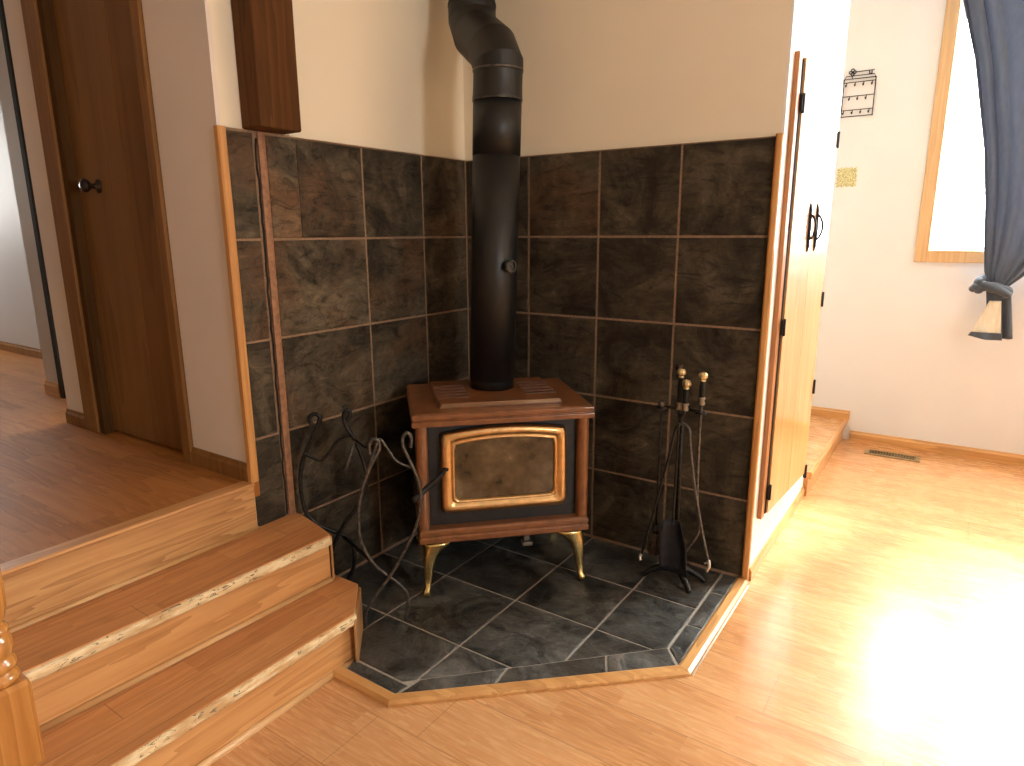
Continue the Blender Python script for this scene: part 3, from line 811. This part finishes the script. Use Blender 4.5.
for px_ in (.981, 1.120):
    n = 10
    rk.tube([(px_+.016*math.cos(a), TY-.024+.014*math.sin(a), .662) for a in [R(60+300*i/n) for i in range(n+1)]], .0045, 8)
rk.tube([(TX+.012+.016*math.cos(a), TY-.035+.014*math.sin(a), .655) for a in [R(100+300*i/10) for i in range(11)]], .0045, 8)
rk.build('rack_arms', M['iron'], ts, TO)
MB().lathe([(.009, .765), (.012, .772), (.008, .782), (.012, .79), (.015, .803), (.012, .815), (.001, .82)], 14, (TX-.018, TY+.0, 0)).tube([(TX, TY, .74), (TX-.018, TY, .77)], .007, 8).build('finial', M['bronze'], ts, TO)

def handle(t, O, x, y, z0, z1):
    """turned black grip with a metal collar and a ridged brass ball"""
    MB().lathe([(.006, z0), (.0095, z0+.012), (.0105, (z0+z1)/2), (.009, z1-.012), (.007, z1)], 14, (x, y, 0)).build('grip', M['black'], t, O)
    MB().lathe([(.010, z0-.022), (.0125, z0-.016), (.008, z0-.008), (.0125, z0), (.010, z0+.005)], 14, (x, y, 0)).build('collar', plain('pewter_collar', (.30, .26, .22), .35, .8), t, O)
    b = MB(); seg = 24; n = 10; vs = []
    prof = [(.008, z1), (.011, z1+.004), (.008, z1+.008)]
    b.lathe(prof, 16, (x, y, 0))
    rings = []
    for i in range(n+1):
        ph = math.pi*i/n; rr_ = .0145*math.sin(ph)+.0004
        rings.append([(x+rr_*(1+.09*math.cos(8*2*math.pi*k/seg))*math.cos(2*math.pi*k/seg), y+rr_*(1+.09*math.cos(8*2*math.pi*k/seg))*math.sin(2*math.pi*k/seg), z1+.020-.0138*math.cos(ph)) for k in range(seg)])
    b.loft(rings)
    b.build('brass_ball', M['brass_knob'], t, O)

# shovel behind, its grip next to the stand's finial
O = (1.047, TY-.030, .07); t = thing('ash_shovel', 'dark ash shovel with a black grip hanging in the middle of the stand', 'shovel', O)
handle(t, O, 1.047, TY-.030, .685, .775)
MB().tube(spline([(1.047, TY-.030, .67), (1.045, TY-.026, .45), (1.044, TY-.028, .27), (1.046, TY-.034, .24)], 5), .005, 8).build('shaft', M['iron'], t, O)
rows_ = []
for i in range(9):
    v = i/8; z = .255-.185*v; hw = .034+.016*min(1, v*2.2); row = []
    for j in range(11):
        u = -1+2*j/10
        row.append((1.046+.020*v+u*hw, TY-.034-.02*v-.018*(abs(u)**3)*(1-.2*v)+.004, z+.006*(1-u*u)*(v == 0)))
    rows_.append(row)
MB().grid(rows_).build('pan', M['shovel'], t, O, solid=.003)
# tongs
O = (1.075, TY-.045, .13); t = thing('log_tongs', 'iron log tongs with spread legs and a bright claw tip', 'tongs', O)
handle(t, O, 1.073, TY-.047, .690, .742)
MB().tube(spline([(1.073, TY-.047, .675), (1.064, TY-.046, .645), (1.055, TY-.046, .625)], 4), .006, 8).build('shaft', M['iron'], t, O)
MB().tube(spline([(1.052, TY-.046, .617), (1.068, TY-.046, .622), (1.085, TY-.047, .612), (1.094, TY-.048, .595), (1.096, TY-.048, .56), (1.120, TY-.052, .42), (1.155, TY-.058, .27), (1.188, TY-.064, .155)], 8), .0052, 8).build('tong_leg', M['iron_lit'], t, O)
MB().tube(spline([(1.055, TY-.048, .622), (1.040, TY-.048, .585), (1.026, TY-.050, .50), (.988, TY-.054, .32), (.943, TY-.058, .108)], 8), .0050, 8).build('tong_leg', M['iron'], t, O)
MB().tube(spline([(1.188, TY-.064, .158), (1.193, TY-.068, .140), (1.186, TY-.072, .118)], 4), [.007]*3+[.006]*3+[.005]*3, 8).tube([(1.186, TY-.064, .15), (1.176, TY-.07, .145)], .004, 6).build('claw', M['steel'], t, O)
MB().tube(spline([(.943, TY-.058, .110), (.939, TY-.062, .10), (.944, TY-.066, .088)], 4), [.006]*9, 8).build('claw', M['steel'], t, O)
# poker
O = (1.120, TY-.012, .12); t = thing('fire_poker', 'iron fire poker with brass ball grip and bent hook, rightmost on the stand', 'poker', O)
handle(t, O, 1.120, TY-.024, .712, .770)
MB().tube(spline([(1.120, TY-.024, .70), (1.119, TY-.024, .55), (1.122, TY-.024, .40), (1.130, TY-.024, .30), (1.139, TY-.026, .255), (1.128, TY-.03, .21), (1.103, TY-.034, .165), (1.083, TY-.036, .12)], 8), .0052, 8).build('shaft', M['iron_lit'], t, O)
# brush
O = (.979, TY-.024, .09); t = thing('hearth_brush', 'hearth brush with dark bristles hanging leftmost on the stand', 'brush', O)
MB().lathe([(.008, .650), (.012, .657), (.008, .664), (.012, .672), (.011, .682), (.004, .686)], 14, (.981, TY-.024, 0)).build('collar', plain('pewter_collar_dark', (.14, .12, .10), .35, .8), t, O)
MB().tube([(.981, TY-.024, .66), (.979, TY-.022, .215)], .0048, 8).build('shaft', M['iron'], t, O)
MB().lathe([(.008, .225), (.013, .218), (.016, .205), (.015, .19)], 14, (.979, TY-.022, 0)).build('ferrule', M['iron'], t, O)
bb = MB(); random.seed(5)
for i in range(90):
    a = random.uniform(0, 6.283); q = math.sqrt(random.random()); r0 = .016*q; r1 = .027*q
    ca, sa = math.cos(a), math.sin(a)
    bb.tube([(.979+r0*ca, TY-.022+r0*sa*.6, .212), (.979+r1*ca*.9, TY-.022+r1*sa*.5, .16), (.979+r1*ca+random.uniform(-.003, .003), TY-.022+r1*sa*.55, .098+random.uniform(0, .01))], .0016, 5)
bb.build('bristles', M['bristle'], t, O)

# ------------------------------------------------------------------ wall cupboard with two tall doors
CT = R(3.3)
CO = (1.272, .064, .225)
cb = thing('wall_cupboard', 'tall varnished oak cupboard with two doors and black iron pulls', 'cupboard', CO, -CT)
zb = .225
def cpart(name, mb, mat, parent=None, bevel=.002): return mb.build(name, mat, parent or cb, bevel=bevel)
CL = .575
cpart('casing', MB().box(.0, .016, .0, .036, 0, 1.585).box(-.022, .016, CL, CL+.034, 0, 1.585).box(-.022, .006, .036, CL, .0, .05).box(-.022, .006, .036, CL, 1.55, 1.585), M['cab_casing'])
cpart('back_panel', MB().prism([(0.001, .002), (.004, .002), (.004, CL+.03), (-.022, CL+.03)], .01, 1.57), M['cab_casing'], None, 0)
cpart('gap_shade_strip', MB().box(.004, .019, .036, .046, .012, 1.565), M['dark'], None, 0)  # black strip gives the gap beside the doors its shade as colour
mid = (.048+CL-.004)/2
for (a, b, hs_) in ((.048, mid-.001, 1), (mid+.001, CL-.004, -1)):
    dd_ = cpart('door', MB().box(.007, .024, a, b, .012, 1.572), M['cab_door'], None, .001)
    yh = (mid-.050) if hs_ == 1 else (mid+.050)
    pull = MB()
    z0_, z1_ = 1.183-zb, 1.357-zb
    # flat back plate with pointed ends, bowed grip
    pull.tube([(.0255, yh, z0_), (.0265, yh, z0_+.02), (.0270, yh, (z0_+z1_)/2), (.0265, yh, z1_-.02), (.0255, yh, z1_)], [.002, .006, .0075, .006, .002], 8)
    zm = (z0_+z1_)/2
    pull.tube(spline([(.027, yh, zm-.045), (.037, yh, zm-.038), (.047, yh, zm-.015), (.047, yh, zm+.015), (.037, yh, zm+.038), (.027, yh, zm+.045)], 5), .0042, 8)
    cpart('pull', pull, M['black'], dd_, 0)
    for zz in ([1.66, .93, .32] if hs_ == 1 else [1.60, .985, .62, .245]):
        yy = .047 if hs_ == 1 else CL-.003
        hg = MB().lathe([(.005, -.03), (.0055, -.028), (.0055, .028), (.005, .03)], 10, (.026, yy, zz-zb)).box(.020, .0255, yy-.012, yy+.012, zz-zb-.026, zz-zb+.026)
        cpart('hinge', hg, M['black'], dd_, 0)

# ------------------------------------------------------------------ window, curtain and wall pieces
x0, x1, z0, z1 = WIN
wf = .066
wd = MB()
wd.box(x0-wf, x0, YB-.018, YB-.0005, z0-wf, z1+wf).box(x1, x1+wf, YB-.018, YB-.0005, z0-wf, z1+wf)
wd.box(x0, x1, YB-.018, YB-.0005, z0-wf, z0).box(x0, x1, YB-.018, YB-.0005, z1, z1+wf)
M['window_oak'] = wood('pale_window_oak', (.55, .34, .16), (.62, .40, .20), (.70, .47, .25), 'Z', .35)
wd = struct('window_1', wd, M['window_oak'], .004)
js = MB().box(x0-.02, x0, YB-.0004, YB+.12, z0-.02, z1+.02).box(x1, x1+.02, YB-.0004, YB+.12, z0-.02, z1+.02).box(x0, x1, YB-.0004, YB+.12, z0-.02, z0).box(x0, x1, YB-.0004, YB+.12, z1, z1+.02).build('window_jamb', M['white_gloss'], wd)
M['vinyl'] = plain('white_vinyl_sash', (.82, .83, .82), .4)
sa_ = MB()
for a, b in ((x0, (x0+x1)/2+.02), ((x0+x1)/2-.02, x1)):
    sa_.box(a, a+.03, YB+.05, YB+.085, z0, z1).box(b-.03, b, YB+.05, YB+.085, z0, z1).box(a+.03, b-.03, YB+.05, YB+.085, z0, z0+.022).box(a+.03, b-.03, YB+.05, YB+.085, z1-.03, z1)
sa_.build('window_sash', M['vinyl'], wd, bevel=.002)
MB().box(x0+.01, x1-.01, YB+.064, YB+.068, z0+.01, z1-.01).build('window_pane', M['glass'], wd)
def other_window(n, mb, gb):
    o = struct('window_%d' % n, mb, M['oakZ'], .003); gb.build('window_pane', M['glass'], o)
y0, y1, z0, z1 = PAT
other_window(2, MB().box(XR-.015, XR+.10, y0, y0+.05, z0, z1).box(XR-.015, XR+.10, y1-.05, y1, z0, z1).box(XR-.015, XR+.1, y0+.05, y1-.05, z0, z0+.05).box(XR-.015, XR+.1, y0+.05, y1-.05, z1-.05, z1), MB().box(XR+.05, XR+.056, y0+.04, y1-.04, z0+.04, z1-.04))
y0, y1, z0, z1 = HAL
other_window(3, MB().box(XH-.1, XH+.015, y0, y0+.05, z0, z1).box(XH-.1, XH+.015, y1-.05, y1, z0, z1).box(XH-.1, XH+.015, y0+.05, y1-.05, z0, z0+.05).box(XH-.1, XH+.015, y0+.05, y1-.05, z1-.05, z1), MB().box(XH-.056, XH-.05, y0+.04, y1-.04, z0+.04, z1-.04))

# curtain: gathered folds falling from the rod to a knot
YC = 1.965
ct = thing('curtain', 'navy blue curtain tied in a knot beside the window, pale lining showing', 'curtain', (1.95, YC, .70))
CTO = (1.95, YC, .70)
def lerp(a, b, t): return a+(b-a)*t
def interp(tbl, z):
    for (za, xa), (zb_, xb) in zip(tbl[:-1], tbl[1:]):
        if zb_ <= z <= za: return lerp(xa, xb, (za-z)/(za-zb_))
    return tbl[-1][1]
leftx = [(2.62, 1.56), (2.379, 1.627), (2.09, 1.712), (1.654, 1.804), (1.407, 1.839), (1.20, 1.862), (1.052, 1.880), (.965, 1.905)]
rightx = [(2.62, 2.22), (2.0, 2.24), (1.6, 2.24), (1.35, 2.22), (1.22, 2.17), (1.12, 2.12), (1.032, 2.055), (.965, 1.985)]
rows_ = []
NZ, NU = 60, 110
for i in range(NZ+1):
    z = lerp(2.62, .965, i/NZ)
    a, b = interp(leftx, z), interp(rightx, z)
    pinch = max(.18, min(1, (b-a)/.8)); row = []
    for j in range(NU+1):
        u = j/NU
        dz = .05*math.sin(3*u+1)*(z-.965)*.3
        ph = 2*math.pi*(7.5*u+.35*math.sin(5*u))
        amp = .034*pinch*(.6+.4*math.sin(9*u+z*.7))
        y = YC+amp*math.sin(ph+.25*math.sin(2.2*z))+.012*math.sin(17*u+4*z)*pinch-.03*(1-pinch)*math.sin(math.pi*u)
        row.append((lerp(a, b, u)+.008*math.cos(ph)*pinch*(0 if j in (0, NU) else 1), y, z+dz*0))
    rows_.append(row)
MB().grid(rows_).build('drape', M['curtain'], ct, CTO, solid=.003)
# knot: wrapped roll of cloth
kn_ = MB()
ring = []
for i in range(33):
    a = 2*math.pi*i/32
    ring.append((1.928+.062*math.cos(a), YC-.028*math.sin(a)-.01, .968-.030*math.cos(a)+.014*math.sin(2*a)))
kn_.tube(ring, [.024+.005*math.sin(5*2*math.pi*i/32) for i in range(33)], 14)
for bx_, by_, bz_, br_ in ((1.858, -.025, .968, .026), (1.845, -.018, .957, .022), (1.868, -.03, .950, .022), (1.885, -.035, .966, .026)): kn_.ball((bx_, YC+by_, bz_), br_, 14, .85)
kn_.tube(spline([(1.88, YC-.045, .985), (1.94, YC-.060, .965), (2.0, YC-.045, .93)], 5), [.016, .018, .020, .021, .021, .021, .021, .021, .020, .018, .016], 12)
kn_.build('knot', M['curtain'], ct, CTO)
# flared tail under the knot
def tail(x_top, x_bot, zt, zb_l, zb_r, y0, y1, nf, amp):
    rows_ = []
    for i in range(15):
        v = i/14; row = []
        for j in range(31):
            u = j/30
            x = lerp(lerp(x_top[0], x_bot[0], v), lerp(x_top[1], x_bot[1], v), u)
            z = lerp(zt, lerp(zb_l, zb_r, u), v)
            row.append((x, lerp(y0, y1, v)+amp*v*math.sin(nf*2*math.pi*u), z-.008*math.sin(math.pi*u)*v))
        rows_.append(row)
    return MB().grid(rows_)
tail((1.900, 2.006), (1.935, 2.044), .955, .712, .704, YC, YC+.0, 2.0, .016).build('tail', M['curtain'], ct, CTO, solid=.003)
tail((1.922, 1.972), (1.860, 1.992), .898, .726, .712, YC-.020, YC-.040, 1.5, .010).build('lining', M['lining'], ct, CTO, solid=.002)['label'] = 'pale cream lining'
tail((1.861, 1.994), (1.850, 1.998), .734, .714, .698, YC-.047, YC-.049, 1.5, .010).build('hem', M['curtain'], ct, CTO, solid=.003)
tg = thing('curtain_rod', 'dark curtain rod above the window', 'curtain rod', (2.4, YC, 2.64))
MB().tube([(1.35, YC, 2.645), (3.7, YC, 2.645)], .012, 12).build('rod', M['black'], tg, (2.4, YC, 2.64))
for bx in (1.40, 3.6): MB().tube([(bx, YC, 2.645), (bx, YB-.001, 2.645)], .008, 8).build('bracket', M['black'], tg, (2.4, YC, 2.64))

# key rack: wire frame with hook rows and a little key on top
KO = (1.185, YB, 2.0)
kr = thing('key_rack', 'black wire key rack with rows of hooks on the white wall', 'key rack', KO)
yk = YB-.010
kx0, kx1, kz0, kz1 = 1.104, 1.263, 1.888, 2.086
fr_ = MB()
fr_.tube([(kx0, yk, kz0), (kx1, yk, kz0)], .0025, 6).tube([(kx0, yk, kz1), (kx1, yk, kz1)], .0025, 6).tube([(kx0, yk, kz0), (kx0, yk, kz1)], .0025, 6).tube([(kx1, yk, kz0), (kx1, yk, kz1)], .0025, 6)
fr_.tube([(kx0, yk, kz1-.01), (kx0+.008, yk, kz1+.016), (kx1-.008, yk, kz1+.016), (kx1, yk, kz1-.01)], .0022, 6)
for cx_, cz_ in ((kx0, kz1), (kx1, kz1), (kx0, kz0), (kx1, kz0)): fr_.tube([(cx_, yk, cz_), (cx_, YB-.0005, cz_)], .003, 6)
fr_.build('wire_frame', M['black'], kr, KO)
for zz, xs_ in ((2.068, (1.118, 1.163, 1.205, 1.248)), (1.995, (1.140, 1.182, 1.224)), (1.922, (1.116, 1.161, 1.204, 1.245))):
    MB().tube([(kx0, yk, zz), (kx1, yk, zz)], .0022, 6).build('hook_bar', M['black'], kr, KO)
    for x in xs_:
        MB().tube(spline([(x, yk-.002, zz), (x, yk-.006, zz-.018), (x-.002, yk-.016, zz-.022), (x-.003, yk-.018, zz-.012)], 4), .0024, 6).build('hook', M['black'], kr, KO)
ky = MB()
zk = 2.121
for dx_, dz_ in ((-.010, 0), (.0, .010), (.0, -.010), (.010, 0)):
    ky.tube([(1.143+dx_+.008*math.cos(R(36*i)), yk, zk+dz_+.008*math.sin(R(36*i))) for i in range(11)], .0028, 6)
ky.tube([(1.155, yk, zk), (1.252, yk, zk+.002)], .0026, 6).tube([(1.228, yk, zk), (1.228, yk, zk-.016)], .003, 6).tube([(1.240, yk, zk), (1.240, yk, zk-.016)], .003, 6).tube([(1.226, yk, zk-.016), (1.242, yk, zk-.016)], .0026, 6)
ky.tube([(1.143, yk, zk-.018), (1.143, YB-.0005, zk-.030)], .0025, 6)
ky.build('key_ornament', M['black'], kr, KO)
# small gold ornamental plate
GO = (1.164, YB, 1.558)
gp = thing('gold_plaque', 'small square embossed gold plate with scalloped edge on white wall', 'wall plate', GO)
pts = []
hf = .052
for s_ in range(4):
    for i in range(16):
        u = -hf+2*hf*i/16; r = hf+.004*math.sin(2*math.pi*4*i/16)
        x, z = [(u, -r), (r, u), (-u, r), (-r, -u)][s_]
        pts.append((GO[0]+x, GO[2]+z))
MB().prism(pts, YB-.0005, YB-.007, 'Y', None, .003).build('plate', M['goldplate'], gp, GO)
em = MB()
for i in range(5):
    for j in range(5):
        em.ball((GO[0]-.036+.018*i, YB-.0075, GO[2]-.036+.018*j), .006 if (i+j) % 2 else .0085, 10, .6)
for s_ in range(24):
    a = 2*math.pi*s_/24; em.ball((GO[0]+.030*math.cos(a), YB-.0075, GO[2]+.030*math.sin(a)), .0035, 8)
em.build('embossing', M['goldplate'], gp, GO)

# floor register
vx0, vx1, vy0, vy1 = 1.440, 1.716, 1.835, 1.940
VO = ((vx0+vx1)/2, (vy0+vy1)/2, .0005)
vt = thing('floor_register', 'bronze metal floor vent set in the floor below the window wall', 'floor vent', VO)
MB().box(vx0, vx0+.022, vy0, vy1, .0005, .006).box(vx1-.022, vx1, vy0, vy1, .0005, .006).box(vx0+.022, vx1-.022, vy0, vy0+.02, .0005, .006).box(vx0+.022, vx1-.022, vy1-.02, vy1, .0005, .006).build('frame', M['vent'], vt, VO, bevel=.0015)
MB().box(vx0+.02, vx1-.02, vy0+.018, vy1-.018, .0005, .0015).build('well', M['dark'], vt, VO)
gr = MB()
for i in range(16):
    x = vx0+.030+i*.0144
    gr.tube([(x, vy0+.019, .004), (x+.006, (vy0+vy1)/2, .0045), (x, vy1-.019, .004)], .0016, 6)
gr.tube([(vx0+.02, (vy0+vy1)/2, .0045), (vx1-.02, (vy0+vy1)/2, .0045)], .002, 6)
gr.build('grille', M['vent'], vt, VO)
